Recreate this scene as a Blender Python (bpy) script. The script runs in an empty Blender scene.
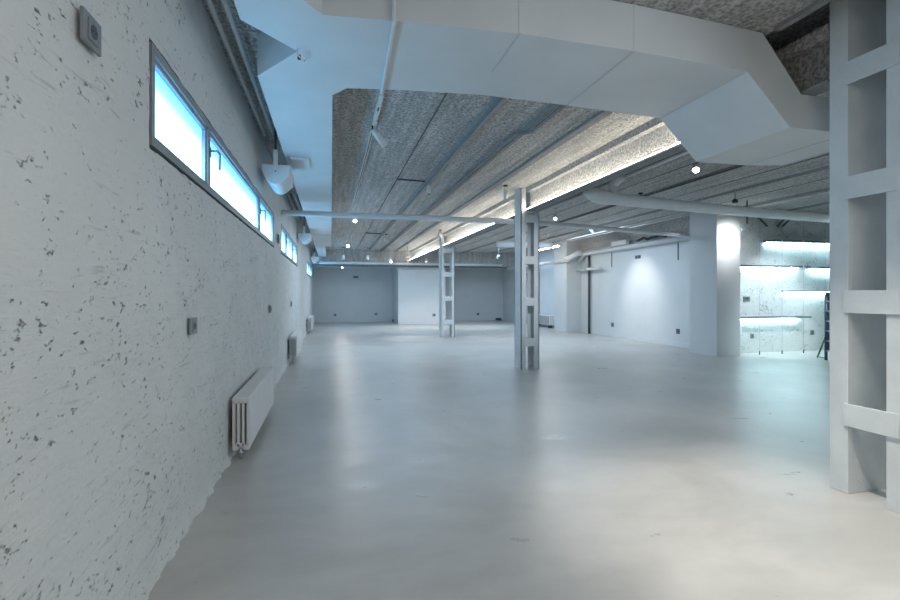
import bpy, bmesh, math, random
from mathutils import Vector, noise
random.seed(4)
C = bpy.context.scene.collection
S = bpy.context.scene
H = 1.4            # eye height
ZC = 3.37          # ceiling
XL = -0.84         # left wall
YF = 24.5          # far wall
XR = 8.94          # right wall

# ---------------------------------------------------------------- materials
def nt(name):
    m = bpy.data.materials.new(name); m.use_nodes = True
    n = m.node_tree; n.nodes.clear()
    o = n.nodes.new('ShaderNodeOutputMaterial')
    b = n.nodes.new('ShaderNodeBsdfPrincipled')
    n.links.new(b.outputs[0], o.inputs[0])
    return m, n, b, o
def N(n, t, **k):
    x = n.nodes.new(t)
    for a, v in k.items():
        if a in x.inputs: x.inputs[a].default_value = v
        else: setattr(x, a, v)
    return x
def ramp(n, src, stops):
    r = n.nodes.new('ShaderNodeValToRGB')
    el = r.color_ramp.elements
    while len(el) < len(stops): el.new(0.5)
    for e, (p, c) in zip(el, stops):
        e.position = p; e.color = (c[0], c[1], c[2], 1) if hasattr(c, '__len__') else (c, c, c, 1)
    n.links.new(src, r.inputs[0]); return r
def coords(n, scale=(1, 1, 1), rot=(0, 0, 0)):
    t = n.nodes.new('ShaderNodeTexCoord'); m = n.nodes.new('ShaderNodeMapping')
    m.inputs['Scale'].default_value = scale; m.inputs['Rotation'].default_value = rot
    n.links.new(t.outputs['Object'], m.inputs[0]); return m.outputs[0]
def mix(n, fac, a, b, mode='MIX'):
    x = n.nodes.new('ShaderNodeMix'); x.data_type = 'RGBA'; x.blend_type = mode
    for sock, v in ((x.inputs[0], fac), (x.inputs[6], a), (x.inputs[7], b)):
        if hasattr(v, 'is_linked') or hasattr(v, 'node'): n.links.new(v, sock)
        elif hasattr(v, '__len__'): sock.default_value = (v[0], v[1], v[2], 1)
        else: sock.default_value = v
    return x.outputs[2]
def math_(n, op, a, b=0.0):
    x = n.nodes.new('ShaderNodeMath'); x.operation = op
    for sock, v in ((x.inputs[0], a), (x.inputs[1], b)):
        if hasattr(v, 'node'): n.links.new(v, sock)
        else: sock.default_value = v
    return x.outputs[0]
def bump(n, b, h, strength, dist):
    x = N(n, 'ShaderNodeBump'); x.inputs['Strength'].default_value = strength; x.inputs['Distance'].default_value = dist
    n.links.new(h, x.inputs['Height']); n.links.new(x.outputs[0], b.inputs['Normal'])
def paint(name, col, rough=0.5, var=0.04, metal=0.0, bs=0.0, sc=6):
    m, n, b, o = nt(name)
    co = coords(n)
    t = N(n, 'ShaderNodeTexNoise', Scale=sc, Detail=4.0); n.links.new(co, t.inputs[0])
    r = ramp(n, t.outputs[0], [(0.3, [max(c*(1-var*2), 0) for c in col]), (0.7, [min(c*(1+var), 1) for c in col])])
    n.links.new(r.outputs[0], b.inputs['Base Color'])
    b.inputs['Roughness'].default_value = rough; b.inputs['Metallic'].default_value = metal
    if bs:
        t2 = N(n, 'ShaderNodeTexNoise', Scale=60.0, Detail=4.0); n.links.new(co, t2.inputs[0])
        bump(n, b, t2.outputs[0], bs, 0.004)
    return m
def emit(name, col, s):
    m, n, b, o = nt(name)
    b.inputs['Base Color'].default_value = (0.8, 0.8, 0.8, 1)
    b.inputs['Emission Color'].default_value = (*col, 1); b.inputs['Emission Strength'].default_value = s
    return m

def rough_plaster(name, base, pitcol, rot, scratch=True, pit=0.63):
    """white paint over rough troweled plaster with small pits and scratches"""
    m, n, b, o = nt(name)
    co = coords(n)
    sx = coords(n, (1, 1.0, 1.9), rot)
    p1 = N(n, 'ShaderNodeTexNoise', Scale=21.0, Detail=8.0, Roughness=0.72); n.links.new(sx, p1.inputs[0])
    cl = N(n, 'ShaderNodeTexNoise', Scale=4.5, Detail=4.0, Roughness=0.6); n.links.new(co, cl.inputs[0])
    clr = ramp(n, cl.outputs[0], [(0.35, 0.0), (0.70, 0.10)])
    pv = math_(n, 'ADD', p1.outputs[0], clr.outputs[0])
    pits = ramp(n, pv, [(pit + 0.03, 0.0), (pit + 0.10, 1.0)])
    # long trowel drags
    dr = coords(n, (1, 0.9, 9.0), (rot[0] + 0.55, 0, 0))
    d1 = N(n, 'ShaderNodeTexNoise', Scale=3.0, Detail=5.0, Roughness=0.6); n.links.new(dr, d1.inputs[0])
    dr2 = coords(n, (1, 1.2, 8.0), (rot[0] - 0.25, 0, 0))
    d2 = N(n, 'ShaderNodeTexNoise', Scale=3.3, Detail=5.0, Roughness=0.6); n.links.new(dr2, d2.inputs[0])
    drag = math_(n, 'ADD', d1.outputs[0], d2.outputs[0])
    sc1 = ramp(n, d1.outputs[0], [(0.63, 0.0), (0.70, 0.9)])
    big = N(n, 'ShaderNodeTexNoise', Scale=1.3, Detail=4.0); n.links.new(co, big.inputs[0])
    basec = ramp(n, big.outputs[0], [(0.3, [c*0.92 for c in base]), (0.7, base)])
    fac = math_(n, 'MAXIMUM', math_(n, 'MULTIPLY', pits.outputs[0], 0.8), math_(n, 'MULTIPLY', sc1.outputs[0], 0.35))
    n.links.new(mix(n, fac, basec.outputs[0], pitcol), b.inputs['Base Color'])
    b.inputs['Roughness'].default_value = 0.6
    h = math_(n, 'SUBTRACT', math_(n, 'MULTIPLY', drag, 0.28), pits.outputs[0])
    fine = N(n, 'ShaderNodeTexNoise', Scale=45.0, Detail=4.0); n.links.new(co, fine.inputs[0])
    h = math_(n, 'ADD', h, math_(n, 'MULTIPLY', fine.outputs[0], 0.3))
    h = math_(n, 'ADD', h, math_(n, 'MULTIPLY', big.outputs[0], 1.2))
    bump(n, b, h, 0.9, 0.012)
    return m

def concrete_ceiling(name, c0, c1):
    m, n, b, o = nt(name)
    co = coords(n)
    v = N(n, 'ShaderNodeTexVoronoi', Scale=34.0); v.feature = 'F1'
    w = N(n, 'ShaderNodeTexNoise', Scale=9.0, Detail=3.0); n.links.new(co, w.inputs[0])
    cc = mix(n, 0.06, co, w.outputs['Color']); n.links.new(cc, v.inputs['Vector'])
    f = N(n, 'ShaderNodeTexNoise', Scale=34.0, Detail=6.0, Roughness=0.7); n.links.new(co, f.inputs[0])
    st = coords(n, (9.0, 0.5, 1))
    s = N(n, 'ShaderNodeTexNoise', Scale=1.5, Detail=3.0); n.links.new(st, s.inputs[0])
    h = math_(n, 'ADD', math_(n, 'MULTIPLY', v.outputs['Distance'], 0.45), f.outputs[0])
    cr = ramp(n, h, [(0.42, [c*0.68 for c in c0]), (0.62, c0), (0.85, c1)])
    sr = ramp(n, s.outputs[0], [(0.35, 0.72), (0.65, 1.0)])
    n.links.new(mix(n, 1.0, cr.outputs[0], sr.outputs[0], 'MULTIPLY'), b.inputs['Base Color'])
    b.inputs['Roughness'].default_value = 0.95
    bump(n, b, h, 1.0, 0.03)
    return m

def micro_floor():
    m, n, b, o = nt('microcement')
    co = coords(n)
    a = N(n, 'ShaderNodeTexNoise', Scale=0.9, Detail=7.0, Roughness=0.6, Distortion=0.6); n.links.new(co, a.inputs[0])
    st = coords(n, (1.4, 3.2, 1), (0, 0, 0.5))
    c = N(n, 'ShaderNodeTexNoise', Scale=1.8, Detail=5.0, Roughness=0.6, Distortion=0.3); n.links.new(st, c.inputs[0])
    r1 = ramp(n, a.outputs[0], [(0.3, (0.455, 0.445, 0.42)), (0.7, (0.57, 0.555, 0.53))])
    r2 = ramp(n, c.outputs[0], [(0.3, 0.88), (0.7, 1.0)])
    n.links.new(mix(n, 1.0, r1.outputs[0], r2.outputs[0], 'MULTIPLY'), b.inputs['Base Color'])
    rr = ramp(n, c.outputs[0], [(0.3, 0.27), (0.7, 0.40)])
    n.links.new(rr.outputs[0], b.inputs['Roughness'])
    b.inputs['Specular IOR Level'].default_value = 0.42
    bump(n, b, a.outputs[0], 0.10, 0.004)
    return m

def frosted(name, z0, z1):
    """frosted pane with daylight put in as emission, graded bluer towards its top edge"""
    m, n, b, o = nt(name)
    t = n.nodes.new('ShaderNodeTexCoord'); sp = n.nodes.new('ShaderNodeSeparateXYZ')
    n.links.new(t.outputs['Object'], sp.inputs[0])
    mr = n.nodes.new('ShaderNodeMapRange'); mr.inputs['From Min'].default_value = z0; mr.inputs['From Max'].default_value = z1
    n.links.new(sp.outputs['Z'], mr.inputs[0])
    r = ramp(n, mr.outputs[0], [(0.0, (0.10, 0.45, 0.85)), (0.14, (0.30, 0.72, 1.0)), (0.42, (0.26, 0.66, 1.0)), (0.74, (0.045, 0.22, 0.55)), (0.95, (0.008, 0.075, 0.2))])  # daylight gradient put into the emission colour
    n.links.new(r.outputs[0], b.inputs['Emission Color'])
    b.inputs['Base Color'].default_value = (0.3, 0.45, 0.55, 1); b.inputs['Roughness'].default_value = 0.4
    b.inputs['Emission Strength'].default_value = 6.3
    return m

M = {}
M['wall_rough'] = rough_plaster('rough_white_plaster', (0.70, 0.715, 0.70), (0.17, 0.18, 0.19), (0.35, 0, 0))
M['alcove'] = rough_plaster('alcove_white_plaster', (0.74, 0.76, 0.75), (0.10, 0.16, 0.18), (0.3, 0, 0.0), pit=0.585)
M['wall'] = paint('smooth_white_paint', (0.66, 0.68, 0.69), 0.7, 0.02, sc=1.5)
M['duct'] = paint('duct_paint', (0.67, 0.70, 0.715), 0.55, 0.03, bs=0.15, sc=2)
M['white'] = paint('white_enamel', (0.72, 0.72, 0.71), 0.4, 0.03)
M['column'] = paint('column_paint', (0.665, 0.70, 0.71), 0.5, 0.04, bs=0.5, sc=5)
M['pipe'] = paint('pipe_enamel', (0.82, 0.84, 0.86), 0.45, 0.02)
M['radiator'] = paint('radiator_enamel', (0.74, 0.73, 0.72), 0.35, 0.02)
M['ceil'] = concrete_ceiling('rough_concrete', (0.44, 0.425, 0.41), (0.76, 0.74, 0.715))
M['rib'] = paint('ceiling_rib_paint', (0.27, 0.28, 0.28), 0.8, 0.1, bs=0.6, sc=14)
M['conduit'] = paint('conduit_grey', (0.36, 0.37, 0.38), 0.5, 0.05)
M['pipe_cream'] = paint('conduit_cream', (0.50, 0.48, 0.45), 0.5, 0.05)
M['floor'] = micro_floor()
M['black'] = paint('black_plastic', (0.015, 0.016, 0.018), 0.5)
M['dark'] = paint('dark_grey_metal', (0.07, 0.08, 0.09), 0.5)
M['outlet'] = paint('grey_plastic', (0.22, 0.235, 0.25), 0.4)
M['frame'] = paint('grey_window_frame', (0.27, 0.29, 0.30), 0.45)
M['frame_lip'] = paint('window_lip', (0.40, 0.42, 0.43), 0.4)
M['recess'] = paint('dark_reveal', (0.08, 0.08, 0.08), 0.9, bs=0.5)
M['pane'] = frosted('frosted_glass', 2.10, 2.62)
M['led'] = emit('led_warm', (1.0, 0.93, 0.78), 30)
M['led_cool'] = emit('led_cool', (0.60, 0.93, 1.0), 75)
M['lens'] = emit('lamp_lens', (1.0, 0.97, 0.92), 25)
M['lens_dim'] = emit('lamp_lens_small', (1.0, 0.97, 0.92), 18)
M['shelf'] = paint('shelf_blue_grey', (0.11, 0.15, 0.18), 0.4)
M['steel'] = paint('brushed_steel', (0.55, 0.56, 0.57), 0.3, metal=1.0)
M['ladder_blue'] = paint('ladder_dark_blue', (0.03, 0.07, 0.12), 0.4)
M['ladder_green'] = paint('ladder_green', (0.10, 0.20, 0.10), 0.4)
M['lintel'] = paint('dark_grey_paint', (0.16, 0.18, 0.20), 0.8)
M['seam'] = paint('seam_grey', (0.56, 0.58, 0.60), 0.6)

# ---------------------------------------------------------------- mesh helpers
def box(bm, x0, x1, y0, y1, z0, z1, bev=0.0):
    r = bmesh.ops.create_cube(bm, size=1.0)
    vs = r['verts']
    for v in vs:
        v.co = Vector(((x0 + x1)/2 + v.co.x*(x1 - x0), (y0 + y1)/2 + v.co.y*(y1 - y0), (z0 + z1)/2 + v.co.z*(z1 - z0)))
    if bev:
        es = list({e for v in vs for e in v.link_edges})
        bmesh.ops.bevel(bm, geom=es, offset=bev, segments=2, affect='EDGES', profile=0.6)
def tube(bm, pts, r, seg=12, cap=True):
    pts = [Vector(p) for p in pts]
    rs = r if hasattr(r, '__len__') else [r]*len(pts)
    rings = []
    up = None
    for i, p in enumerate(pts):
        if i == 0: d = pts[1] - p
        elif i == len(pts) - 1: d = p - pts[i-1]
        else: d = (pts[i+1] - p).normalized() + (p - pts[i-1]).normalized()
        d.normalize()
        if up is None: up = Vector((0, 0, 1)) if abs(d.z) < 0.9 else Vector((0, 1, 0))
        a = d.cross(up).normalized(); bb = a.cross(d).normalized(); up = bb
        rings.append([bm.verts.new(p + (a*math.cos(t*2*math.pi/seg) + bb*math.sin(t*2*math.pi/seg))*rs[i]) for t in range(seg)])
    for i in range(len(rings) - 1):
        for t in range(seg):
            f = bm.faces.new((rings[i][t], rings[i][(t+1) % seg], rings[i+1][(t+1) % seg], rings[i+1][t])); f.smooth = True
    if cap:
        bm.faces.new(rings[0]); bm.faces.new(rings[-1])
def arc(p0, p1, p2, n=6):
    """quadratic bend between three points"""
    p0, p1, p2 = map(Vector, (p0, p1, p2))
    return [p0*(1-t)**2 + p1*2*t*(1-t) + p2*t*t for t in [i/n for i in range(n+1)]]
def prism(bm, poly, axis, a0, a1):
    """closed polygon (2D) extruded along axis"""
    def P(u, v, a):
        return {'x': (a, u, v), 'y': (u, a, v), 'z': (u, v, a)}[axis]
    A = [bm.verts.new(P(u, v, a0)) for u, v in poly]; B = [bm.verts.new(P(u, v, a1)) for u, v in poly]
    k = len(poly)
    for i in range(k): bm.faces.new((A[i], A[(i+1) % k], B[(i+1) % k], B[i]))
    bm.faces.new(A); bm.faces.new(B)
def obj(name, bm, mat, parent=None, **props):
    bmesh.ops.recalc_face_normals(bm, faces=bm.faces[:])
    me = bpy.data.meshes.new(name); bm.to_mesh(me); bm.free()
    me.materials.append(M[mat] if isinstance(mat, str) else mat)
    o = bpy.data.objects.new(name, me); C.objects.link(o)
    if parent is not None: o.parent = parent
    for k, v in props.items():
        if v is not None: o[k] = v
    return o
def nb(): return bmesh.new()
def boxo(name, mat, parent, *a, bev=0.0, **p):
    bm = nb(); box(bm, *a, bev=bev); return obj(name, bm, mat, parent, **p)
def tubeo(name, mat, parent, pts, r, seg=12, **p):
    bm = nb(); tube(bm, pts, r, seg); return obj(name, bm, mat, parent, **p)
def thing(name, label, cat, loc=(0, 0, 0), rz=0, group=None):
    o = bpy.data.objects.new(name, None); C.objects.link(o); o.empty_display_size = 0.1
    o.location = loc; o.rotation_euler = (0, 0, rz); o['label'] = label; o['category'] = cat
    if group: o['group'] = group
    return o
def tag(o, label, cat, group=None):
    o['label'] = label; o['category'] = cat
    if group: o['group'] = group
    return o
def dup(root, loc, label, rz=None, group=None):
    r = root.copy(); C.objects.link(r); r.location = loc; r['label'] = label
    if rz is not None: r.rotation_euler = (0, 0, rz)
    if group: r['group'] = group
    for ch in list(root.children):
        c = ch.copy(); C.objects.link(c); c.parent = r
        for g in list(ch.children):
            d = g.copy(); C.objects.link(d); d.parent = c
    return r
def shell(name, mat, *a): return boxo(name, mat, None, *a, kind='structure')

# ---------------------------------------------------------------- camera
cam = bpy.data.cameras.new('camera'); co = bpy.data.objects.new('camera', cam); C.objects.link(co)
FPX = 485.0; YAW = math.atan(119/FPX)
cam.sensor_width = 36; cam.lens = 36*FPX/900
cam.shift_y = (294-300)/900
co.location = (0, 0, H); co.rotation_euler = (math.pi/2, 0, -YAW)
cam.clip_start = 0.05; cam.clip_end = 200
S.camera = co
ca, sa = math.cos(YAW), math.sin(YAW)
def ray(px, py):
    r = (px-450)/FPX
    return Vector((sa + r*ca, ca - r*sa, (294-py)/FPX))
def bz(px, py, z):      # world point on the plane z
    d = ray(px, py); t = (z-H)/d.z; return Vector((d.x*t, d.y*t, z))
def bx(px, py, x):
    d = ray(px, py); t = x/d.x; return Vector((x, d.y*t, H + d.z*t))
def by(px, py, y):
    d = ray(px, py); t = y/d.y; return Vector((d.x*t, y, H + d.z*t))

# ---------------------------------------------------------------- shell
shell('floor', 'floor', -1.2, 13, -4, YF+0.3, -0.1, 0)
bm = nb()
box(bm, -1.2, 3.22, -4, YF+0.3, ZC, ZC+0.4); box(bm, 3.95, 13, -4, YF+0.3, ZC, ZC+0.4)
box(bm, 3.22, 3.95, 3.6, YF+0.3, ZC, ZC+0.4); box(bm, 3.22, 3.95, -4, 3.6, ZC+0.3, ZC+0.4)
obj('ceiling', bm, 'ceil', kind='structure')
boxo('trim_31', 'rib', None, 3.17, 3.22, -3.9, 2.9, ZC-0.03, ZC-0.001, kind='structure')
shell('wall_far', 'wall', -1.2, XR+0.3, YF, YF+0.2, 0, ZC)
shell('wall_right', 'wall', XR, XR+0.2, 9.95, YF, 0, ZC)
shell('wall_behind', 'wall', -1.2, 13, -4.2, -4, 0, ZC)
shell('wall_side', 'wall', 12.8, 13.0, -4, 9.5, 0, ZC)
shell('wall_alcove', 'alcove', 9.0, 13.0, 9.5, 9.7, 0, ZC)
shell('wall_pier', 'wall', 8.37, 9.0, 9.10, 9.95, 0, ZC)
shell('wall_pilaster', 'wall', 8.36, XR, 16.2, 17.2, 0, ZC)
shell('wall_projection', 'wall', 3.04, 5.3, 22.5, YF, 0, ZC)
shell('wall_lintel', 'ceil', XL+0.03, XR, 22.12, 22.48, 2.64, ZC)
shell('trim_32', 'lintel', XL+0.03, XR, 22.10, 22.12, 2.63, 2.70)   # dark downstand over the far wall
shell('trim_30', 'ceil', XR-0.02, XR-0.001, 9.96, 16.19, 2.98, ZC-0.001)
bm = nb(); box(bm, XR-0.015, XR, 9.96, 16.19, 0, 0.12, bev=0.004)
obj('baseboard_right', bm, 'wall', kind='structure')

# windows in the left wall: (y0, y1, mullion ys)
WZ0, WZ1 = 2.098, 2.625
WIN = [(2.58, 7.80, [3.74, 6.28]), (8.86, 13.1, [9.95, 11.6]), (18.2, 22.6, [19.6, 21.2])]
def rng(a, b, step):
    k = max(1, round((b-a)/step)); return [a + (b-a)*i/k for i in range(k)]
ys = []
edges_y = [-4, 0.4] + [v for w in WIN for v in (w[0], w[1])] + [YF]
for a, b in zip(edges_y[:-1], edges_y[1:]):
    ys += rng(a, b, 0.03 if (a >= 0.3 and b < 8) else 0.08)
ys.append(YF)
zs = rng(0, WZ0, 0.03) + rng(WZ0, WZ1, 0.03) + rng(WZ1, ZC, 0.04) + [ZC]
bm = nb(); grid = []
edges_z = (WZ0, WZ1)
for y in ys:
    col = []
    for z in zs:
        d = noise.noise(Vector((y*1.6, z*1.6, 3.1)))*0.014 + noise.noise(Vector((y*6, z*9, 7.7)))*0.007 + noise.noise(Vector((y*18, z*22, 1.7)))*0.003
        for w in WIN:
            if w[0]-0.2 < y < w[1]+0.2 and WZ0-0.2 < z < WZ1+0.2:
                dd = max(w[0]-y, y-w[1], WZ0-z, z-WZ1, 0)/0.2
                d *= 0.25+0.75*dd
        jy = jz = 0
        for w in WIN:    # ragged opening edges
            if (abs(y-w[0]) < 1e-6 or abs(y-w[1]) < 1e-6) and WZ0-1e-6 <= z <= WZ1+1e-6: jy = noise.noise(Vector((y, z*14, 5)))*0.018
            if (abs(z-WZ0) < 1e-6 or abs(z-WZ1) < 1e-6) and w[0]-1e-6 <= y <= w[1]+1e-6: jz = noise.noise(Vector((y*9, z, 9)))*0.010
        if z < 0.1: d += 0.02*(0.1-z)/0.1*(1+1.3*noise.noise(Vector((y*5, 0, 4)))+0.8*noise.noise(Vector((y*17, 0, 4))))
        col.append(bm.verts.new((XL + d, y + jy, z + jz)))
    grid.append(col)
for i in range(len(ys)-1):
    yc = (ys[i]+ys[i+1])/2
    for j in range(len(zs)-1):
        zc = (zs[j]+zs[j+1])/2
        if WZ0 < zc < WZ1 and any(w[0] < yc < w[1] for w in WIN): continue
        f = bm.faces.new((grid[i][j], grid[i+1][j], grid[i+1][j+1], grid[i][j+1])); f.smooth = True
obj('wall_left', bm, 'wall_rough', kind='structure')

def frame_rect(bm, x0, x1, y0, y1, z0, z1, t):
    box(bm, x0, x1, y0, y1, z0, z0+t); box(bm, x0, x1, y0, y1, z1-t, z1)
    box(bm, x0, x1, y0, y0+t, z0+t, z1-t); box(bm, x0, x1, y1-t, y1, z0+t, z1-t)
wl = ['nearest long high window, two grey frames with handles', 'second high window along the rough wall', 'farthest high window by the far corner']
for k, (y0, y1, mul) in enumerate(WIN):
    w = bpy.data.objects.new('window_%d' % (k+1), None); C.objects.link(w); w['kind'] = 'structure'; w['label'] = wl[k]
    w.location = (XL, y0, WZ0)
    inv = Vector((-XL, -y0, -WZ0))
    def P(o): o.matrix_parent_inverse.translation = inv; return o
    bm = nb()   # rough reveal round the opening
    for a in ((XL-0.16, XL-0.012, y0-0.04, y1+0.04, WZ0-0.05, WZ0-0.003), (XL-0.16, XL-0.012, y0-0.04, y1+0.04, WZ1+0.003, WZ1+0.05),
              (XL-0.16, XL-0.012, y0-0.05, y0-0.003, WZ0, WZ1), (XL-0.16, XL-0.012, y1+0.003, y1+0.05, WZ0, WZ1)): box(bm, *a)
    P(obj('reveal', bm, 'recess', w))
    bm = nb(); frame_rect(bm, XL-0.055, XL+0.004, y0+0.025, y1-0.01, WZ0+0.02, WZ1-0.012, 0.045)
    for my in mul: box(bm, XL-0.055, XL+0.004, my-0.03, my+0.03, WZ0+0.06, WZ1-0.05)
    P(obj('window_frame', bm, 'frame', w))
    ed = [y0+0.07] + mul + [y1-0.055]
    for i in range(3):
        a = ed[i] + (0.03 if i else 0); b = ed[i+1] - (0.03 if i < 2 else 0)
        bm = nb(); frame_rect(bm, XL-0.05, XL-0.012, a, b, WZ0+0.065, WZ1-0.057, 0.022)
        sash = P(obj('sash', bm, 'frame_lip', w))
        bm = nb(); box(bm, XL-0.043, XL-0.035, a+0.02, b-0.02, WZ0+0.085, WZ1-0.077)
        sp = obj('pane', bm, 'pane', sash)
        sp.matrix_parent_inverse.translation = inv if False else Vector((0, 0, 0))
        if i > 0:
            bm = nb(); hz = WZ0+0.31; hy = a-0.012
            box(bm, XL+0.004, XL+0.012, hy-0.013, hy+0.013, hz-0.035, hz+0.035, bev=0.003)
            tube(bm, [(XL+0.01, hy, hz+0.01), (XL+0.05, hy, hz+0.01)], 0.008)
            tube(bm, [(XL+0.05, hy-0.006, hz+0.012), (XL+0.05, hy+0.09, hz+0.012), (XL+0.048, hy+0.10, hz-0.0), (XL+0.046, hy+0.10, hz-0.10)], 0.009)
            P(obj('handle', bm, 'frame', w))

# ceiling ribs
RX = [-0.3, 1.63, 2.25, 2.88, 4.75, 6.05, 7.45, 9.0, 10.4]
for i, x in enumerate(RX):
    bm = nb(); wd = 0.035 if i % 2 else 0.028
    prism(bm, [(x-wd-0.02, ZC), (x-wd, ZC-0.035), (x+wd, ZC-0.035), (x+wd+0.02, ZC)], 'y', 4.05, 22.05)
    obj('trim_%d' % (i+1), bm, 'rib', kind='structure')
for i, x in enumerate([1.1, 5.3, 6.8, 8.2]):
    boxo('trim_%d' % (i+20), 'dark', None, x-0.008, x+0.008, 4.0, 22.05, ZC-0.006, ZC, kind='structure')

# ---------------------------------------------------------------- big near duct with the long duct on the left
ZD = H + 1.65; ZL = H + 1.268; ZT = ZC-0.004
duct = thing('boxed_duct', 'large white boxed air duct crossing the ceiling, turning along the window wall', 'duct')
bm = nb()
# plan outline of the high part (x, y)
out = [(-0.20, -3.8), (-0.20, 2.78), (-0.05, 2.965), (3.0, 2.97), (3.0, 3.95), (0.125, 3.97), (0.012, 4.14), (0.012, 17.4), (-0.20, 17.4), (-0.20, 22.05),
       (-0.53, 22.05), (-0.54, 3.91), (-0.22, 3.45), (-0.53, 3.13), (-0.56, -3.8)]
# slightly bowed long edges as the casing panels are not dead straight
out = [(-0.20, -3.8), (-0.20, 2.78), (-0.05, 2.965), (0.45, 2.915), (1.16, 2.88), (2.0, 2.90), (2.6, 2.94), (3.0, 2.97)] + [(3.0, 3.95), (1.98, 3.875), (1.2, 3.84), (0.6, 3.90), (0.125, 3.97)] + out[6:]
lo = [bm.verts.new((x, y, ZD)) for x, y in out]; hi = [bm.verts.new((x, y, ZT)) for x, y in out]
for i in range(len(out)):
    if i == 7: continue
    j = (i+1) % len(out); bm.faces.new((lo[i], lo[j], hi[j], hi[i]))
bm.faces.new(lo); bm.faces.new(hi)
# drop and low part
y0, y1 = 2.97, 3.95
top = [(3.0, ZT), (3.14, ZT-0.01), (3.50, 2.932), (4.42, 2.932)]
bot = [(3.0, ZD), (3.395, ZL+0.0), (3.97, ZL), (4.42, ZL+0.03)]
F_ = [[bm.verts.new((x, y, z)) for x, z in row] for y in (y0, y1) for row in (top, bot)]
tf, bf, tb, bb_ = F_
for i in range(3):
    bm.faces.new((tf[i], tf[i+1], bf[i+1], bf[i])); bm.faces.new((tb[i], tb[i+1], bb_[i+1], bb_[i]))
    bm.faces.new((tf[i], tf[i+1], tb[i+1], tb[i])); bm.faces.new((bf[i], bf[i+1], bb_[i+1], bb_[i]))
bm.faces.new((tf[3], bf[3], bb_[3], tb[3]))
bmesh.ops.remove_doubles(bm, verts=bm.verts[:], dist=0.0005)
obj('casing', bm, 'duct', duct)
def seamo(x, ya, yb, z, w=0.006): boxo('panel_seam', 'seam', duct, x-w, x+w, ya, yb, z-0.004, z+0.001)
seamo(2.0, 2.91, 3.87, ZD, 0.009); seamo(1.16, 2.89, 3.42, ZD, 0.006); seamo(2.998, 2.99, 3.94, ZD, 0.004); seamo(3.97, 3.0, 3.94, ZL, 0.004)
boxo('panel_seam', 'duct', duct, 1.996, 2.004, 2.896, 2.91, ZD, ZC-0.005)
boxo('panel_seam', 'duct', duct, 1.156, 1.164, 2.876, 2.89, ZD, ZC-0.005)
boxo('panel_seam', 'seam', duct, -0.53, 0.012, 14.0, 14.03, ZD-0.006, ZD+0.001)
# conduit that wraps the duct
tag(tubeo('duct_conduit', 'duct', None, [(0.36, 2.905, ZC-0.005), (0.37, 2.903, ZD-0.012), (0.37, 2.92, ZD-0.016), (0.40, 3.94, ZD-0.016), (0.41, 3.97, ZD-0.0), (0.42, 3.98, ZC-0.04)], 0.013),
    'thin white conduit running up over the front and underside of the big duct', 'conduit')
# second, high lateral branch hidden in the notch: short bracket lamp hardware at the notch tip
br = thing('sensor_bracket', 'tiny white bracket with a dark screw at the tip of the duct notch', 'bracket', (-0.2, 3.43, ZD))
tubeo('arm', 'white', br, [(-0.02, -0.03, -0.01), (-0.02, -0.05, -0.05), (0.02, 0.06, -0.05), (0.03, 0.10, -0.01)], 0.006, 8)
bm = nb(); tube(bm, [(-0.01, 0.01, -0.058), (-0.01, 0.01, -0.03)], 0.011, 10); obj('screw', bm, 'black', br)

# ---------------------------------------------------------------- conduits above the windows
def wallpipe(x, y0, y1, z, r, mat, label, grp=None):
    return tag(tubeo('wall_conduit', mat, None, [(x, y0, z), (x, y1, z)], r), label, 'conduit', grp)
wallpipe(-0.745, -3.8, 5.95, ZC-0.13, 0.018, 'pipe_cream', 'cream conduit nearest the rough wall above the first window')
wallpipe(-0.655, -3.8, 5.95, ZC-0.12, 0.018, 'pipe_cream', 'cream conduit next to the duct above the first window')
for i, x in enumerate((-0.77, -0.71, -0.65, -0.60)):
    wallpipe(x, 9.3, 12.4, ZC-0.14-0.01*(i % 2), 0.016, 'dark' if i % 2 else 'pipe_cream', 'slim conduit in the bundle behind the crossing pipe, above the second window', 'conduit bundle above the second window')

# half-round air outlets hung by a strap
def outlet_unit(loc, label):
    t = thing('air_outlet', label, 'vent', loc, 0, 'hanging half-round air outlets by the windows')
    bm = nb()
    poly = [(-0.155, 0.0)] + [(0.0 - 0.155*math.cos(a) , -0.235*math.sin(a)) for a in [math.pi*k/16*0.85 for k in range(1, 13)]] + [(0.155, -0.13), (0.155, 0.0)]
    prism(bm, poly, 'y', 0, 0.62)
    bmesh.ops.bevel(bm, geom=[e for e in bm.edges if abs(e.verts[0].co.y-e.verts[1].co.y) < 1e-6], offset=0.006, segments=1, affect='EDGES')
    obj('housing', bm, 'duct', t)
    st = boxo('strap', 'white', t, -0.026, 0.026, -0.022, -0.010, -0.11, 0.17, bev=0.003)
    bm = nb(); tube(bm, [(0, -0.03, -0.085), (0, -0.02, -0.085)], 0.008, 10); obj('screw', bm, 'dark', st)
    boxo('hanger', 'dark', t, -0.012, 0.012, -0.014, -0.008, 0.17, ZC - loc[2] - 0.002)
    return t
u1 = outlet_unit((-0.635, 6.05, H+1.53), 'white half-round air outlet hanging nearest, beside the first high window')
dup(u1, (-0.655, 12.7, H+1.53), 'white half-round air outlet hanging above the second high window')
dup(u1, (-0.655, 20.4, H+1.53), 'white half-round air outlet hanging farthest, by the far left corner')
tag(boxo('outlet_stub', 'duct', None, -0.475, -0.26, 6.1, 6.55, ZD-0.032, ZD-0.001, bev=0.004),
    'small flat white connector under the long duct beside the nearest hanging outlet', 'duct')

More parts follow.
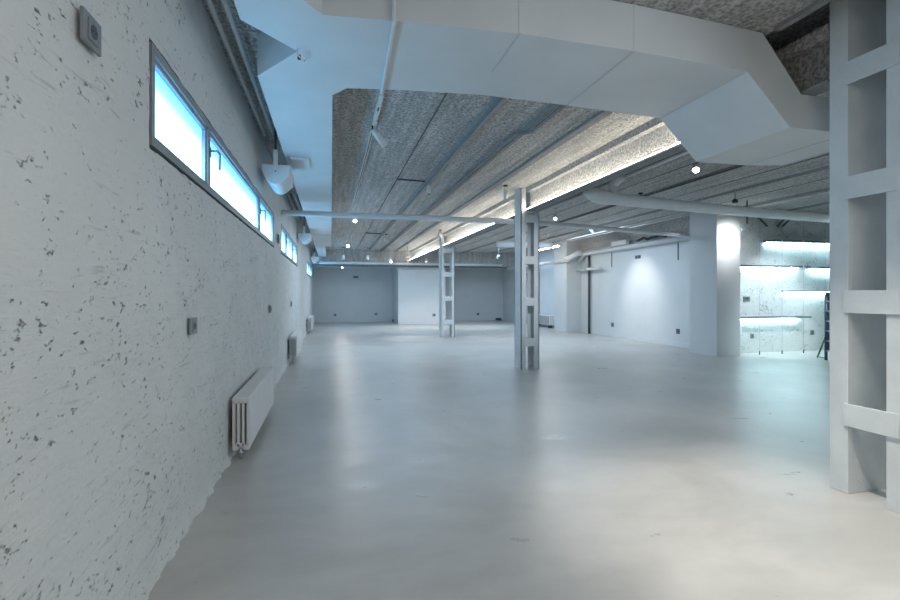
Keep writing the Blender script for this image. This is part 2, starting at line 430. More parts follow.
# ---------------------------------------------------------------- crossing pipe
tag(tubeo('crossing_pipe', 'pipe', None, [(XL-0.0, 8.98, 2.83), (3.3, 8.98, 2.83), (4.0, 9.03, 2.83), (XR-0.22, 10.2, 2.83)], 0.05, 16),
    'long white pipe crossing the whole room under the ceiling, behind the nearer middle column', 'pipe')

# ---------------------------------------------------------------- big round duct on the right
rd = thing('round_duct', 'fat white round air pipe with a curved end, hung below the ceiling on the right', 'duct', (0, 0, 0))
P0 = bz(583, 192, 3.05)
bm = nb()
p_a = bz(590, 193.5, 3.02); p_b = bz(612, 198.5, 3.0); p_c = bz(640, 201.5, 3.0); p_d = bz(700, 207.5, 3.0); p_e = bz(765, 213.5, 3.0); p_f = bz(830, 218.5, 3.0)
path = [P0] + arc(p_a, bz(600, 197.5, 3.0), p_b, 4) + [p_c, p_d, p_e, p_f, p_f + (p_f-p_e)*1.0]
tube(bm, path, [0.03, 0.095] + [0.115, 0.12, 0.115, 0.105, 0.10, 0.095] + [0.09]*(len(path)-8), 18)
obj('pipe_run', bm, 'pipe', rd)
q = p_b + Vector((0.02, 0, 0.0)); qt = Vector((q.x, q.y, ZC-0.10))
bm = nb(); tube(bm, [q, q+Vector((0, 0, 0.2))] + arc(q+Vector((0, 0, 0.2)), qt, qt+Vector((0.05, -0.25, 0.04)), 5)[1:], [0.09, 0.08, 0.078, 0.074, 0.068, 0.06, 0.045], 14)
obj('riser', bm, 'pipe', rd)
tag(tubeo('ceiling_pipe', 'pipe', None, [(qt.x+0.05, qt.y-0.25, ZC-0.07), (qt.x+0.02, 4.3, ZC-0.07)], 0.025), 'thin pale pipe along the ceiling leading to the fat round air pipe', 'pipe')
for i, pxx in enumerate((655, 683)):
    a = bz(pxx, 203 + i*3, 3.0)
    tubeo('hanger', 'steel', rd, [(a.x, a.y, 3.05), (a.x, a.y, ZC)], 0.005, 6)
# second distant round duct
a = bz(497, 244, 3.0); b = bz(552, 245.5, 3.0)
t = thing('hanging_duct', 'short fat white air pipe far back, behind the nearer middle column', 'duct')
tubeo('pipe_run', 'pipe', t, [a, a*0.1+b*0.9, b], [0.10, 0.10, 0.09], 16)
for k in (0.3, 0.7):
    m_ = a*(1-k)+b*k; tubeo('hanger', 'steel', t, [(m_.x, m_.y, m_.z+0.09), (m_.x, m_.y, ZC)], 0.006, 6)

# ---------------------------------------------------------------- columns
def col_tops(): return (2.88, 2.105, 1.33, 0.575)
def column(loc, label, w=0.365, d=0.32):
    t = thing('steel_column', label, 'column', loc, 0, None)
    zl = ZC; zr = H+1.52; th = 0.014; fl = 0.10
    bm = nb(); box(bm, 0, th, 0, d, 0, zl); box(bm, 0, fl, 0, th, 0, zl); box(bm, 0, fl, d-th, d, 0, zl); obj('left_channel', bm, 'column', t)
    bm = nb(); box(bm, w-th, w, 0, d, 0, zr); box(bm, w-fl, w, 0, th, 0, zr); box(bm, w-fl, w, d-th, d, 0, zr); obj('right_channel', bm, 'column', t)
    for z in col_tops():
        boxo('batten', 'column', t, 0.045, w-0.045, -0.012, 0.0, z-0.15, z, bev=0.003)
        boxo('batten', 'column', t, 0.045, w-0.045, d, d+0.012, z-0.15, z, bev=0.003)
    boxo('saddle', 'column', t, fl, w, 0.01, d-0.01, zr, zr+0.012)
    return t
c1 = column((3.42, 8.42, 0), 'white steel column in the middle of the room, nearer of the two')
column((3.44, 15.25, 0), 'white steel column standing farther back, in front of the far wall', w=0.46)
t = thing('steel_column', 'big white column with batten plates at the right edge of the photo', 'column', (3.51, 2.26, 0))
boxo('post', 'column', t, 0, 0.40, 0.37, 0.50, 0, ZC+0.3, bev=0.004)
boxo('post', 'column', t, 0, 0.40, 0.0, 0.13, 0, ZC+0.3, bev=0.004)
for z in (3.02, 2.22, 1.425, 0.635):
    boxo('batten', 'column', t, -0.016, 0, 0.045, 0.387, z-0.157, z, bev=0.003)
    boxo('batten', 'column', t, 0.40, 0.416, 0.045, 0.387, z-0.157, z, bev=0.003)

# beams over the columns with led strips on the lower flange
beam_spans = [(-3.95, 2.25, 'steel roof beam behind the viewer running to the big right column'),
              (2.77, 8.41, 'grey roof beam between the big right column and the nearer middle column'),
              (8.80, 15.24, 'grey roof beam between the two middle columns'),
              (15.58, 22.08, 'grey roof beam from the farther column to the far wall')]
for (a, b, lab) in beam_spans:
    t = thing('roof_beam', lab, 'beam', (3.66, a, H+1.54)); L = b-a
    boxo('bottom_flange', 'rib', t, -0.15, 0.0, 0, L, 0, 0.02)
    boxo('web', 'ceil', t, -0.06, -0.03, 0, L, 0.02, 0.34)
    boxo('top_flange', 'ceil', t, -0.15, 0.0, 0, L, 0.34, ZC-(H+1.54)-0.002)
    r = 0.02
for (a, b, lab) in [(4.05, 8.40, 'bright led strip from the near duct to the nearer middle column'), (8.85, 15.1, 'bright led strip between the two middle columns'),
                    (15.65, 22.05, 'bright led strip beyond the farther column')]:
    t = thing('led_strip', lab, 'light', (3.505, a, H+1.565), 0, 'led strips on the roof beam')
    boxo('channel', 'white', t, -0.012, 0.006, 0, b-a, -0.022, -0.006)
    bm = nb(); prism(bm, [(-0.014, -0.006), (0.006, -0.006), (0.006, 0.006), (-0.014, 0.001)], 'y', 0.0, b-a)
    obj('diffuser', bm, 'led', t)

# ---------------------------------------------------------------- radiators
def radiator(loc, L, label, n_col=4, ht=0.44, dp=0.135):
    t = thing('radiator', label, 'radiator', loc, 0, 'white column radiators under the windows')
    n = max(4, round(L/0.046)); st = L/n
    bm = nb(); 
    for i in range(n):
        y = i*st
        for k in range(n_col):
            x = dp*(k+0.5)/n_col
            tube(bm, [(x, y+st/2, 0.03), (x, y+st/2, ht-0.03)], 0.0125, 8, cap=False)
    obj('tubes', bm, 'radiator', t)
    for z0 in (0.0, ht-0.045):
        bm = nb()
        for i in range(n):
            y = i*st
            box(bm, 0.0, dp, y-0.0005, y+st+0.0005, z0, z0+0.045, bev=0.010)
        obj('header', bm, 'radiator', t)
    bm = nb()
    poly = []
    x0, x1 = 0, dp
    # solid front cover sheet facing the room and pressed end plate with three slots
    box(bm, dp-0.006, dp+0.004, 0.0, L, 0.012, ht-0.01, bev=0.003)
    obj('front_panel', bm, 'radiator', t)
    bm = nb()
    for k in range(4):
        xa = dp*k/3.6; w_ = 0.020
        box(bm, 0.002+k*(dp-0.024)/3, 0.022+k*(dp-0.024)/3, -0.012, 0.004, 0.03, ht-0.03, bev=0.004)
    box(bm, 0.002, dp-0.002, -0.012, 0.004, ht-0.05, ht-0.004, bev=0.005)
    box(bm, 0.002, 0.045, -0.012, 0.004, 0.0, 0.045, bev=0.005); box(bm, 0.09, dp-0.002, -0.012, 0.004, 0.0, 0.045, bev=0.005)
    box(bm, 0.03, 0.10, -0.012, 0.004, 0.03, 0.06, bev=0.005)
    obj('end_plate', bm, 'radiator', t)
    bm = nb(); tube(bm, [(0.067, -0.004, 0.02), (0.067, -0.004, -0.075)], 0.011, 10); tube(bm, [(0.067, -0.004, -0.005), (0.067, -0.004, -0.03)], 0.02, 10)
    obj('valve', bm, 'steel', t)
    for yy in (0.25, L-0.25):
        boxo('bracket', 'dark', t, -0.03, 0.09, yy-0.012, yy+0.012, -0.022, -0.002)
        boxo('bracket', 'dark', t, -0.03, 0.0, yy-0.012, yy+0.012, ht-0.12, ht-0.09)
    return t
radiator((-0.80, 4.36, 0.095), 1.74, 'nearest white column radiator hung low on the rough wall')
radiator((-0.80, 10.1, 0.12), 1.7, 'second white radiator along the rough wall, farther down')
radiator((-0.80, 17.6, 0.12), 2.2, 'farthest white radiator, near the far left corner')

# ---------------------------------------------------------------- sockets
def socket(pos, normal, w, h, label, grp=None, double=False, mat='outlet'):
    t = thing('wall_socket', label, 'socket', pos, {'x': 0, 'X': math.pi, 'y': -math.pi/2}[normal], grp)
    boxo('cover_plate', mat, t, 0, 0.012, -w/2, w/2, -h/2, h/2, bev=0.003)
    s = min(w, h)
    bm = nb(); box(bm, 0.012, 0.016, -s*0.33, s*0.33, -s*0.33, s*0.33, bev=0.002); obj('insert', bm, 'outlet', t)
    bm = nb(); tube(bm, [(0.0155, 0, 0), (0.0175, 0, 0)], s*0.22, 20)
    i = obj('well', bm, 'dark', t)
    for yy in (-0.10, 0.10):
        bm = nb(); tube(bm, [(0.017, yy*s, 0), (0.0185, yy*s, 0)], s*0.035, 8); obj('pin_hole', bm, 'black', i)
    return t
XS = XL+0.014
p = bx(89, 32, XS); socket(p, 'x', 0.135, 0.112, 'large grey wall socket high on the rough wall, top left of the photo')
p = bx(192, 326, XS); socket(p, 'x', 0.15, 0.10, 'grey switch plate at mid height on the rough wall, above and before the first radiator')
p = bx(270, 309, XS); socket(p, 'x', 0.15, 0.10, 'grey switch plate on the rough wall beyond the first radiator')
p = bx(291, 304, XS); socket(p, 'x', 0.18, 0.12, 'farthest grey switch plate on the rough wall')
p = bx(278.5, 239, XS); socket(p, 'x', 0.2, 0.14, 'small dark plate between the first and second high windows', mat='dark')
for px, py, lab, w, h in ((612.5, 324.7, 'low dark socket on the right wall beside the dark vertical pipe', 0.13, 0.13), (678, 331.3, 'low dark socket on the right wall near the wall pier', 0.13, 0.13),
                    (554.3, 318.5, 'low dark socket on the right wall beyond the pilaster', 0.2, 0.16), (638, 257, 'small dark plate high on the right wall', 0.26, 0.10)):
    p = bx(px, py, XR-(0.0)); 
    if 'beyond' in lab: p = bx(px, py, XR)
    socket(p, 'X', w, h, lab, mat='dark')
for px, py, lab, y in ((335, 315, 'left low socket on the far wall', YF), (376, 314, 'low socket on the far wall left of the projecting wall', YF), (434, 315, 'low socket on the projecting wall left of the far column', 22.5),
                       (478, 314, 'low socket on the far wall right of the far column', YF), (355.8, 277, 'wide grey plate high on the far wall', YF)):
    p = by(px, py, y)
    socket(p, 'y', 0.26 if 'high' in lab else 0.13, 0.12, lab, mat='dark' if y < YF or px > 400 else 'outlet')
for px, py, lab, y in ((395, 321.3, 'small dark box on the floor in the corner left of the projecting wall', YF), (498.5, 320.8, 'small dark box on the floor in the far right corner', YF)):
    p = by(px, py, y-0.1)
    t = thing('junction_box', lab, 'box', (p.x, y-0.13, 0))
    boxo('body', 'dark', t, -0.13, 0.13, -0.08, 0.13, 0, 0.12, bev=0.01)
    boxo('lid', 'black', t, -0.11, 0.11, -0.06, 0.11, 0.12, 0.13)

# ---------------------------------------------------------------- ceiling spots
def aim(o, d):
    o.rotation_euler = Vector(d).to_track_quat('-Z', 'Y').to_euler()
def lamp(name, kind, loc, d, power, col, parent=None, **k):
    l = bpy.data.lights.new(name, kind); l.energy = power; l.color = col
    for a, v in k.items(): setattr(l, a, v)
    o = bpy.data.objects.new(name, l); C.objects.link(o); o.location = loc
    if d is not None: aim(o, d)
    if parent is not None: o.parent = parent
    return o
def spot(px, py, z, label, power=60, tilt=(0, 0, -1), lit=True, col=(1, 0.93, 0.84), size=1.5, rad=0.035, ln=0.13, grp=None, blend=0.7, mat='white', lens='lens', lensr=None):
    """cylinder spotlight on a stem; (px,py,z) is its lens"""
    p = bz(px, py, z)
    t = thing('ceiling_spotlight', label, 'spotlight', (p.x, p.y, p.z), 0, grp)
    d = Vector(tilt).normalized()
    back = -d*ln
    tubeo('lamp_head', mat, t, [Vector((0, 0, 0)), back], rad, 18)
    bm = nb(); tube(bm, [d*0.001, d*0.006], (lensr or rad*0.82), 18)
    obj('lens', bm, lens if lit else 'dark', t)
    top = back*0.9
    tubeo('stem', mat, t, [top, Vector((top.x, top.y, ZC-p.z-0.02))], 0.008, 8)
    tubeo('mount', 'black' if not lit else mat, t, [Vector((top.x, top.y, ZC-p.z-0.025)), Vector((top.x, top.y, ZC-p.z))], rad*1.1, 16)
    if lit and power:
        lamp('beam', 'SPOT', d*0.03, d, power, col, t, spot_size=size, spot_blend=blend, shadow_soft_size=0.03)
    return t
toward = lambda px, py, z: (-bz(px, py, z).normalized()*1)
# lit lamps that face the viewer
def tc(px, py, z, dz=-0.9, k=0.9):
    p = bz(px, py, z); v = Vector((-p.x, -p.y, 0)).normalized()*k; return (v.x, v.y, dz)
spot(355, 221, 3.2, 'lit ceiling spotlight just below the crossing pipe, left of the room', 18, tc(355, 221, 3.2), lensr=0.04, rad=0.045)
spot(348, 246, 3.2, 'lit ceiling spotlight far left, lower of the two bright dots', 30, tc(348, 246, 3.2), lensr=0.05, rad=0.06)
spot(342.3, 267.5, 2.62, 'tiny lit lamp under the far pipe at the left', 30, tc(342, 266, 2.7), lens='lens_dim')
spot(391, 262, 2.76, 'tiny lit lamp at the far end of the led strip', 60, (0.2, -0.3, -1), lens='lens_dim', rad=0.06)
spot(426, 261.5, 2.78, 'tiny lit lamp left of the far column', 60, (0.0, 0.3, -1), lens='lens_dim', rad=0.05)
spot(497.5, 258, 2.85, 'tiny lit lamp left of the nearer middle column, far back', 150, (-0.3, 0.6, -1), lens='lens_dim', rad=0.05)
spot(555.3, 218.7, 3.12, 'lit spotlight hanging just right of the nearer middle column', 12, tc(555, 218, 3.12), rad=0.04)
spot(546.5, 246, 3.0, 'lit spotlight low behind the nearer middle column beside the short bright tube', 20, tc(546, 246, 3.0), rad=0.06)
spot(696, 170, 3.12, 'bright spotlight right below the corner of the big duct', 40, tc(696, 170, 3.12), lensr=0.04, rad=0.045)
# unlit / downward cylinders
spot(429, 194, 3.14, 'white cylinder spotlight at the end of a conduit, left of the led strip', 25, lit=False, rad=0.04, ln=0.15)
spot(386, 241, 3.14, 'white cylinder spotlight farther back, second along the ceiling conduit', 25, lit=False, rad=0.045, ln=0.17)
spot(368, 260, 2.85, 'white cylinder spotlight farthest back on the left, above the far pipe', 25, lit=False, rad=0.06, ln=0.2)
spot(343.3, 259.5, 2.85, 'small white spotlight near the far end of the long left duct', 25, lit=False, rad=0.06, ln=0.2)
spot(505.5, 199, 3.12, 'white cylinder spotlight with a black mount beside the top of the nearer middle column', 25, lit=False, rad=0.035, ln=0.15)
spot(440, 237.5, 3.14, 'white cylinder spotlight with a black mount at the top of the farther column', 25, lit=False, rad=0.04, ln=0.15)
spot(407.5, 256, 3.0, 'small black-mounted spotlight above the far end of the led strip', 25, lit=False, rad=0.03, ln=0.1, mat='rib')
spot(640.5, 197.5, 3.28, 'small dark lamp mount on the ceiling above the fat round pipe', 0, lit=False, rad=0.04, ln=0.04, mat='dark')
pp = bz(386, 241, 3.14)
lamp('beam', 'SPOT', (pp.x, pp.y, 3.12), (0.22, -0.25, -1), 110, (1.0, 0.90, 0.78), None, spot_size=0.75, spot_blend=0.8, shadow_soft_size=0.03)
pp = bz(440, 237.5, 3.14)
lamp('beam', 'SPOT', (pp.x+0.5, pp.y, 3.1), (0.45, 0.0, -1), 70, (1.0, 0.93, 0.85), None, spot_size=0.9, spot_blend=0.8, shadow_soft_size=0.03)
# dome camera
p = bz(735, 201.5, 3.2); t = thing('dome_camera', 'small black dome camera hanging above the fat round pipe at the right', 'camera', p)
bm = nb(); bmesh.ops.create_uvsphere(bm, u_segments=16, v_segments=10, radius=0.055); obj('dome', bm, 'black', t)
tubeo('base', 'white', t, [(0, 0, -0.0), (0, 0, -0.06)], 0.045, 16); tubeo('stem', 'dark', t, [(0, 0, 0.04), (0, 0, ZC-p.z)], 0.007, 8)
# glare lamp that washes the pier corner
p = Vector((8.52, 8.50, H+1.42))
t = thing('ceiling_spotlight', 'dark-armed spotlight washing the pier corner with a hot white patch', 'spotlight', p)
tubeo('lamp_head', 'white', t, [(0, -0.08, 0.04), (0.0, 0.05, -0.02)], 0.045, 16)
bm = nb(); tube(bm, [(0.0, 0.05, -0.02), (0, 0.056, -0.023)], 0.038, 16); obj('lens', bm, 'lens', t)
tubeo('stem', 'dark', t, [(0, -0.06, 0.05), (0, -0.06, ZC-p.z)], 0.016, 8)
lamp('beam', 'SPOT', (0, 0.07, -0.03), (0.22, 1, -0.45), 45, (0.95, 0.98, 1), t, spot_size=2.0, spot_blend=1.0, shadow_soft_size=0.03)
# spot on the right wall
p = Vector((7.3, 12.6, 3.2)); t = thing('ceiling_spotlight', 'small spotlight on the ceiling washing the right wall', 'spotlight', p)
tubeo('lamp_head', 'white', t, [(-0.05, 0, 0.06), (0.05, 0, -0.06)], 0.035, 16); tubeo('stem', 'white', t, [(-0.04, 0, 0.05), (-0.04, 0, ZC-p.z)], 0.008, 8)
bm = nb(); tube(bm, [(0.05, 0, -0.06), (0.053, 0, -0.065)], 0.03, 16); obj('lens', bm, 'lens_dim', t)
lamp('beam', 'SPOT', (0.06, 0, -0.07), (1.64, 0, -1.95), 125, (1, 0.97, 0.93), t, spot_size=1.15, spot_blend=1.0, shadow_soft_size=0.05)

# track with a tilted spotlight
trk = thing('track_rail', 'white ceiling track with a dark slot running back from the big duct', 'track', (0.478, 4.12, ZC))
TL = 6.2
boxo('rail', 'white', trk, -0.017, 0.017, 0.50, TL, -0.032, 0, bev=0.002)
boxo('slot', 'black', trk, -0.006, 0.006, 1.35, TL-0.02, -0.0335, -0.031)
boxo('feed', 'white', trk, -0.022, 0.022, 0.62, 1.30, -0.045, -0.001, bev=0.004)
boxo('feed_gap', 'black', trk, -0.007, 0.007, 0.92, 1.02, -0.0465, -0.044)
t = thing('track_spotlight', 'white cylinder spotlight tilted on the ceiling track', 'spotlight', (0.478, 5.50, ZC-0.05))
boxo('adapter', 'white', t, -0.02, 0.02, -0.09, 0.06, -0.03, 0.0, bev=0.004)
tubeo('lamp_head', 'white', t, [(-0.02, 0.03, -0.05), (0.13, 0.14, -0.20)], 0.040, 20)
bm = nb(); tube(bm, [(0.13, 0.14, -0.20), (0.134, 0.143, -0.205)], 0.035, 20); obj('lens', bm, 'dark', t)
boxo('swivel', 'black', t, -0.035, -0.018, 0.0, 0.025, -0.06, -0.025)
# ceiling conduits
def cc(name, pts, r, label, mat='conduit', grp=None):
    return tag(tubeo(name, mat, None, pts, r, 8), label, 'conduit', grp)
p = bz(426, 181.5, ZC-0.02); q = bz(398, 179.5, ZC-0.02)
cc('ceiling_conduit', [q, p, p+Vector((0.03, 0.05, 0))], 0.012, 'dark conduit branching left from the nearest hanging cylinder spotlight', 'dark')
p = bz(385, 234, ZC-0.02); q = bz(366, 233, ZC-0.02)
cc('ceiling_conduit', [q, p], 0.014, 'dark conduit branching left from the second hanging cylinder spotlight', 'dark')
p = bz(368, 255, ZC-0.02); q = bz(352, 255, ZC-0.02)
cc('ceiling_conduit', [q, p], 0.016, 'dark conduit branching left from the farthest hanging cylinder spotlight', 'dark')
cc('ceiling_conduit', [(2.31, 4.05, ZC-0.045), (2.31, 5.35, ZC-0.045), (2.16, 5.5, ZC-0.045), (2.16, 22.0, ZC-0.045)], 0.022, 'grey conduit with a sideways jog along the ceiling left of the led strip', 'rib')
cc('ceiling_conduit', [(2.93, 4.1, ZC-0.045), (2.93, 4.25, ZC-0.045), (2.80, 4.4, ZC-0.045), (2.80, 18, ZC-0.045)], 0.014, 'thin grey conduit starting at the duct, nearest the led strip', 'conduit')
cc('ceiling_conduit', [(1.66, 4.05, ZC-0.045), (1.66, 22, ZC-0.045)], 0.016, 'straight grey conduit along the ceiling, third from the led strip', 'conduit')
cc('ceiling_conduit', [(6.0, 4.2, ZC-0.045), (6.0, 16, ZC-0.045)], 0.008, 'dark cable along the ceiling right of the nearer middle column', 'dark')
cc('ceiling_conduit', [(9.05, 2, ZC-0.06), (9.05, 14, ZC-0.06)], 0.018, 'pale conduit along the ceiling at the far right', 'white')
cc('ceiling_conduit', [(7.3, 9.3, 3.12), (7.3, 14.6, 3.12)], 0.018, 'pale lighting rail hanging in line with the short bright tube', 'white')
cc('ceiling_conduit', [(7.9, 8.5, 3.2), (7.9, 15.5, 3.2)], 0.014, 'thin pale rail hanging beside the right wall', 'white')

# short bright tube light
t = thing('tube_light', 'short bright tube light hanging near the right wall, far back', 'light', (7.3, 14.7, 3.0))
boxo('housing', 'white', t, -0.04, 0.04, 0, 1.9, 0.0, 0.04)
boxo('tube', 'led', t, -0.03, 0.03, 0.02, 1.88, -0.03, 0.0)
for yy in (0.15, 1.7): tubeo('hanger', 'white', t, [(0, yy, 0.04), (0, yy, ZC-3.0)], 0.01, 6)

# far pipe and right wall trunking
tag(tubeo('far_pipe', 'white', None, [(XL+0.35, 21.9, 2.78), (XR-1.0, 21.9, 2.78)], 0.06, 12), 'white pipe running across in front of the far wall', 'pipe')
trunk = thing('wall_trunking', 'white pipe running along the top of the right wall with a slanted drop', 'pipe', (0, 0, 0))
tubeo('pipe_run', 'white', trunk, [(XR-0.13, 9.97, H+1.44), (XR-0.13, 15.7, H+1.44), (XR-0.13, 16.05, H+1.2), ], 0.07, 14)
tubeo('pipe_run', 'white', trunk, [(XR-0.66, 16.1, H+1.22), (XR-0.66, 22.08, H+1.22)], 0.07, 14)
tubeo('elbow', 'white', trunk, [(XR-0.13, 15.75, H+1.46), (XR-0.35, 15.8, H+1.46), (XR-0.66, 16.12, H+1.22)], 0.10, 14)
tag(tubeo('drain_pipe', 'dark', None, [(XR-0.07, 15.5, 0), (XR-0.07, 15.5, H+1.36)], 0.04, 12), 'dark vertical pipe on the right wall from floor to trunking', 'pipe')
t = thing('pipe_stub', 'short white horizontal pipe across the dark vertical pipe', 'pipe', (XR-0.18, 15.5, H+0.87))
tubeo('pipe_run', 'white', t, [(0, -0.9, 0), (0, 0.65, 0)], 0.055, 12)  # stub clamped across the dark vertical pipe, not hung
tubeo('clamp', 'steel', t, [(0, -0.05, 0), (0, 0.05, 0)], 0.07, 12)
for px, y0_, y1_, lab in ((611.7, 252, 267, 'thin dark conduit dropping below the trunking near the dark pipe'), (678, 242, 260, 'thin dark conduit dropping below the trunking near the pier')):
    a = bx(px, y0_, XR-0.012); b = bx(px, y1_, XR-0.012)
    cc('wall_conduit', [a, (a.x, a.y, b.z)], 0.011, lab, 'dark')
# cables and box lying on the trunking
bm = nb()
pts = []
for i in range(14):
    pts.append((XR-0.16+0.04*math.sin(i*1.9), 10.9+i*0.13, H+1.57+0.02*math.sin(i*1.3)+0.02*(i % 3)))
tube(bm, pts, 0.035, 8)
tag(obj('cable_bundle', bm, 'black'), 'black cable bundle lying on top of the right wall trunking', 'cable')
t = thing('supply_box', 'small white box on the right wall trunking beside the black cables', 'box', (XR-0.2, 13.0, H+1.515))
boxo('body', 'white', t, -0.06, 0.06, 0, 0.8, 0, 0.13, bev=0.01); boxo('lid', 'white', t, -0.065, 0.065, -0.005, 0.805, 0.11, 0.14, bev=0.005)
# low unit by the right wall
t = thing('floor_radiator', 'low grey radiator on the right wall behind the nearer middle column', 'radiator', (XR-0.32, 18.2, 0))
boxo('body', 'radiator', t, 0.02, 0.26, 0, 1.7, 0.12, 0.52, bev=0.02)
for i in range(12): boxo('fin', 'conduit', t, 0.0, 0.02, 0.08+i*0.135, 0.15+i*0.135, 0.15, 0.49)
for yy in (0.15, 1.5): boxo('foot', 'dark', t, 0.06, 0.2, yy, yy+0.05, 0, 0.12)
# door outline on far right wall
t = bpy.data.objects.new('door_1', None); C.objects.link(t); t['kind'] = 'structure'; t.location = (XR, 19.9, 0)
boxo('door_leaf', 'wall', t, -0.012, 0, 0, 1.9, 0, 2.28)
bm = nb(); box(bm, -0.03, 0, -0.06, 0, 0, 2.34); box(bm, -0.03, 0, 1.9, 1.96, 0, 2.34); box(bm, -0.03, 0, 0, 1.9, 2.28, 2.34); obj('door_frame', bm, 'conduit', t)
boxo('handle', 'dark', t, -0.05, -0.012, 0.08, 0.2, 1.0, 1.03)

# ---------------------------------------------------------------- alcove shelves
AY = 9.5
def shelf(xa, xb, z, label, depth=0.32, led=True):
    t = thing('wall_shelf', label, 'shelf', (xa, AY, z), 0, 'hanging shelves in the lit alcove')
    L = xb-xa
    boxo('board', 'shelf', t, 0, L, -depth, 0, -0.018, 0.018, bev=0.003)
    if led:
        boxo('led_line', 'led_cool', t, 0.06, L-0.05, -0.05, -0.025, -0.026, -0.018)
    return t
def sx(px): 
    return by(px, 294, AY-0.32).x
def sb(px): return by(px, 294, AY-0.001).x
S1 = shelf(sb(763), 12.7, by(780, 240.5, AY-0.32).z, 'top shelf of the alcove, right under the dark band of wall')
S2 = shelf(9.005, sb(798), by(770, 266, AY-0.32).z, 'second shelf of the alcove, starting beside the pier')
shelf(sb(806), 12.7, by(820, 267.5, AY-0.32).z, 'short second-row shelf of the alcove, beside the big right column')
shelf(sb(781), 12.7, by(800, 291.2, AY-0.32).z, 'third shelf of the alcove, at eye height')
shelf(9.005, sb(799), by(780, 317.5, AY-0.32).z, 'lowest shelf of the alcove, above the small sockets')
for i, px in enumerate((759, 781.5, 803, 825)):
    x = sx(px); t = thing('suspension_cable', 'vertical steel suspension cable of the alcove shelves, %s' % ('leftmost', 'second from the left', 'third from the left', 'beside the ladder')[i], 'cable', (x, AY-0.335, 0), 0, 'suspension cables of the alcove shelves')
    tubeo('wire', 'steel', t, [(0, 0, 0.05), (0, 0, ZC)], 0.004, 6)
    tubeo('floor_anchor', 'dark', t, [(0, 0, 0), (0, 0, 0.09)], 0.012, 8)
    tubeo('top_clip', 'white', t, [(0, 0, by(780, 240.5, AY-0.32).z-0.05), (0, 0, by(780, 240.5, AY-0.32).z+0.05)], 0.012, 8)
# dark slanted braces over the top shelf, without hangers
for i, (a, b) in enumerate((((758, 217), (767, 226)), ((785, 218), (777, 227)), ((791, 218), (782, 227)))):
    P1 = by(*a, AY-0.25); P2 = by(*b, AY-0.05)
    tag(tubeo('slanted_brace', 'dark', None, [P1, P2], 0.022, 8), ('dark slanted brace above the top shelf, leftmost', 'dark slanted brace above the top shelf, middle one', 'dark slanted brace above the top shelf, rightmost')[i], 'brace')
p = by(746, 299, AY); t = thing('control_panel', 'grey control box on the alcove wall above the lowest shelf', 'switch', (p.x, AY, p.z))
boxo('case', 'outlet', t, -0.085, 0.085, -0.03, 0, -0.06, 0.06, bev=0.005); boxo('display', 'dark', t, -0.05, 0.05, -0.033, -0.03, -0.01, 0.035)  # control panel with a display, not a switch
p = by(752, 336, AY); socket(p, 'y', 0.10, 0.12, 'small grey socket on the alcove wall under the lowest shelf')
p = by(812, 332.5, AY); socket(p, 'y', 0.12, 0.12, 'small socket on the alcove wall left of the ladder')

# stepladder, half behind the big column
p = bz(829, 360, 0.0)
lad = thing('stepladder', 'dark blue stepladder with a green rear leg, half hidden by the big right column', 'ladder', (p.x, p.y, 0), -0.90)
boxo('top_cap', 'black', lad, -0.06, 0.42, -0.06, 0.10, 1.36, 1.44, bev=0.01)
for xx in (-0.05, 0.38):
    bm = nb()
    for s_ in range(1):
        v = [Vector((xx, -0.06, 0)), Vector((xx, -0.02, 1.38))]
        tube(bm, v, 0.028, 6)
    obj('front_leg', bm, 'ladder_blue', lad)
for k in range(6):
    z = 0.2+k*0.21; y = -0.06+0.04*z/1.38
    boxo('tread', 'steel', lad, -0.05, 0.38, y-0.04, y+0.06, z-0.012, z+0.012)
    boxo('riser_panel', 'ladder_blue', lad, -0.04, 0.37, y-0.005, y+0.005, z+0.012, z+0.185)
bm = nb(); tube(bm, [(-0.20, 0.34, 0.0), (0.20, 0.04, 1.36)], 0.018, 6); obj('rear_leg', bm, 'ladder_green', lad)
bm = nb(); tube(bm, [(0.40, 0.34, 0.0), (0.34, 0.04, 1.36)], 0.018, 6); obj('rear_leg', bm, 'ladder_green', lad)
bm = nb(); tube(bm, [(-0.19, 0.33, 0.03), (-0.05, -0.04, 0.04)], 0.012, 6); obj('spreader', bm, 'ladder_green', lad)

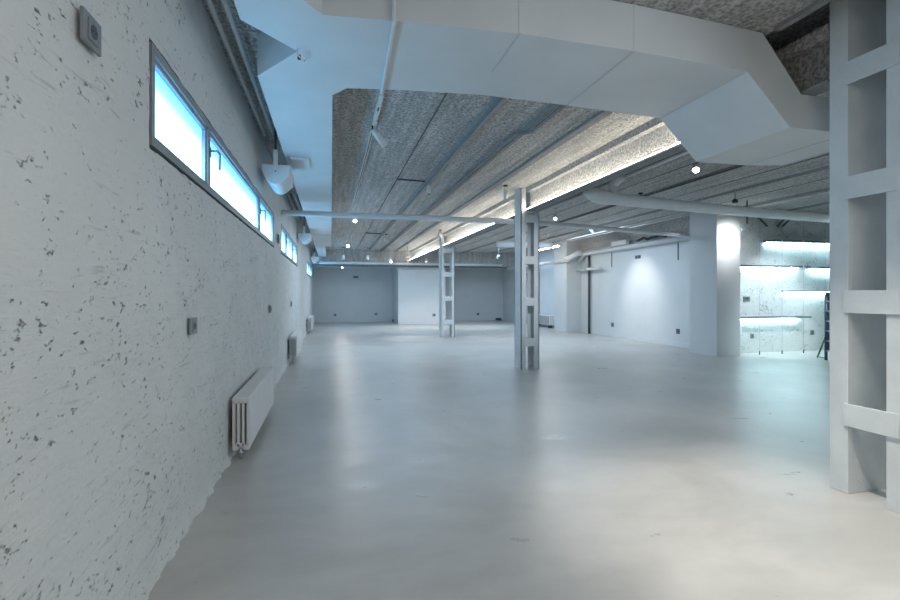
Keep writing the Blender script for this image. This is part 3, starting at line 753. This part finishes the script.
# ---------------------------------------------------------------- lights
# unseen lamps: a spot for the warm floor pool, then added fill lights
lamp('unseen_lamp', 'SPOT', (2.3, 2.2, 3.32), (0.12, 0.06, -1), 270, (1.0, 0.93, 0.83), None, spot_size=1.05, spot_blend=0.85, shadow_soft_size=0.06)
lamp('unseen_lamp', 'AREA', (3.0, 0.6, 2.95), (-1, 0.1, -0.6), 34, (0.78, 0.89, 1.0), None, size=2.0)  # added fill towards the left wall, no fixture
lamp('unseen_lamp', 'AREA', (1.2, -1.0, 3.25), (0, 0.15, -1), 50, (1.0, 0.92, 0.82), None, size=2.0)  # added warm fill for the near floor
lamp('unseen_lamp', 'SPOT', (2.9, 4.6, 3.1), (0.17, 1.0, -0.38), 230, (0.88, 0.94, 1.0), None, spot_size=0.62, spot_blend=1.0, shadow_soft_size=0.1)  # added spot to brighten the nearer middle column
lamp('unseen_lamp', 'SPOT', (10.4, 7.0, 3.3), (-0.15, 2.4, -2.3), 560, (0.80, 0.95, 1.0), None, spot_size=0.98, spot_blend=0.7, shadow_soft_size=0.3)  # added spot to brighten the alcove wall
lamp('unseen_lamp', 'AREA', (1.8, 12.5, 3.25), (0, 0, -1), 65, (0.62, 0.80, 1.0), None, size=3.0)  # from here on, added overhead fill without fixtures
lamp('unseen_lamp', 'AREA', (6.3, 12.5, 3.25), (0, 0, -1), 90, (0.64, 0.82, 1.0), None, size=3.0)
lamp('unseen_lamp', 'AREA', (2.0, 19.0, 3.25), (0, 0, -1), 70, (0.55, 0.77, 1.0), None, size=3.0)
lamp('unseen_lamp', 'AREA', (6.5, 19.0, 3.25), (0, 0, -1), 90, (0.55, 0.77, 1.0), None, size=3.0)
lamp('unseen_lamp', 'AREA', (8, 3, 3.2), (0, 0, -1), 100, (0.70, 0.85, 1.0), None, size=3.0)

w = bpy.data.worlds.new('world'); S.world = w; w.use_nodes = True
w.node_tree.nodes['Background'].inputs[0].default_value = (0.35, 0.6, 0.8, 1); w.node_tree.nodes['Background'].inputs[1].default_value = 0.5

S.view_settings.view_transform = 'Standard'; S.view_settings.look = 'None'; S.view_settings.exposure = 0.35
S.cycles.use_denoising = True
S.cycles.max_bounces = 8; S.cycles.diffuse_bounces = 5; S.cycles.sample_clamp_indirect = 6.0
S.cycles.caustics_reflective = False; S.cycles.caustics_refractive = False
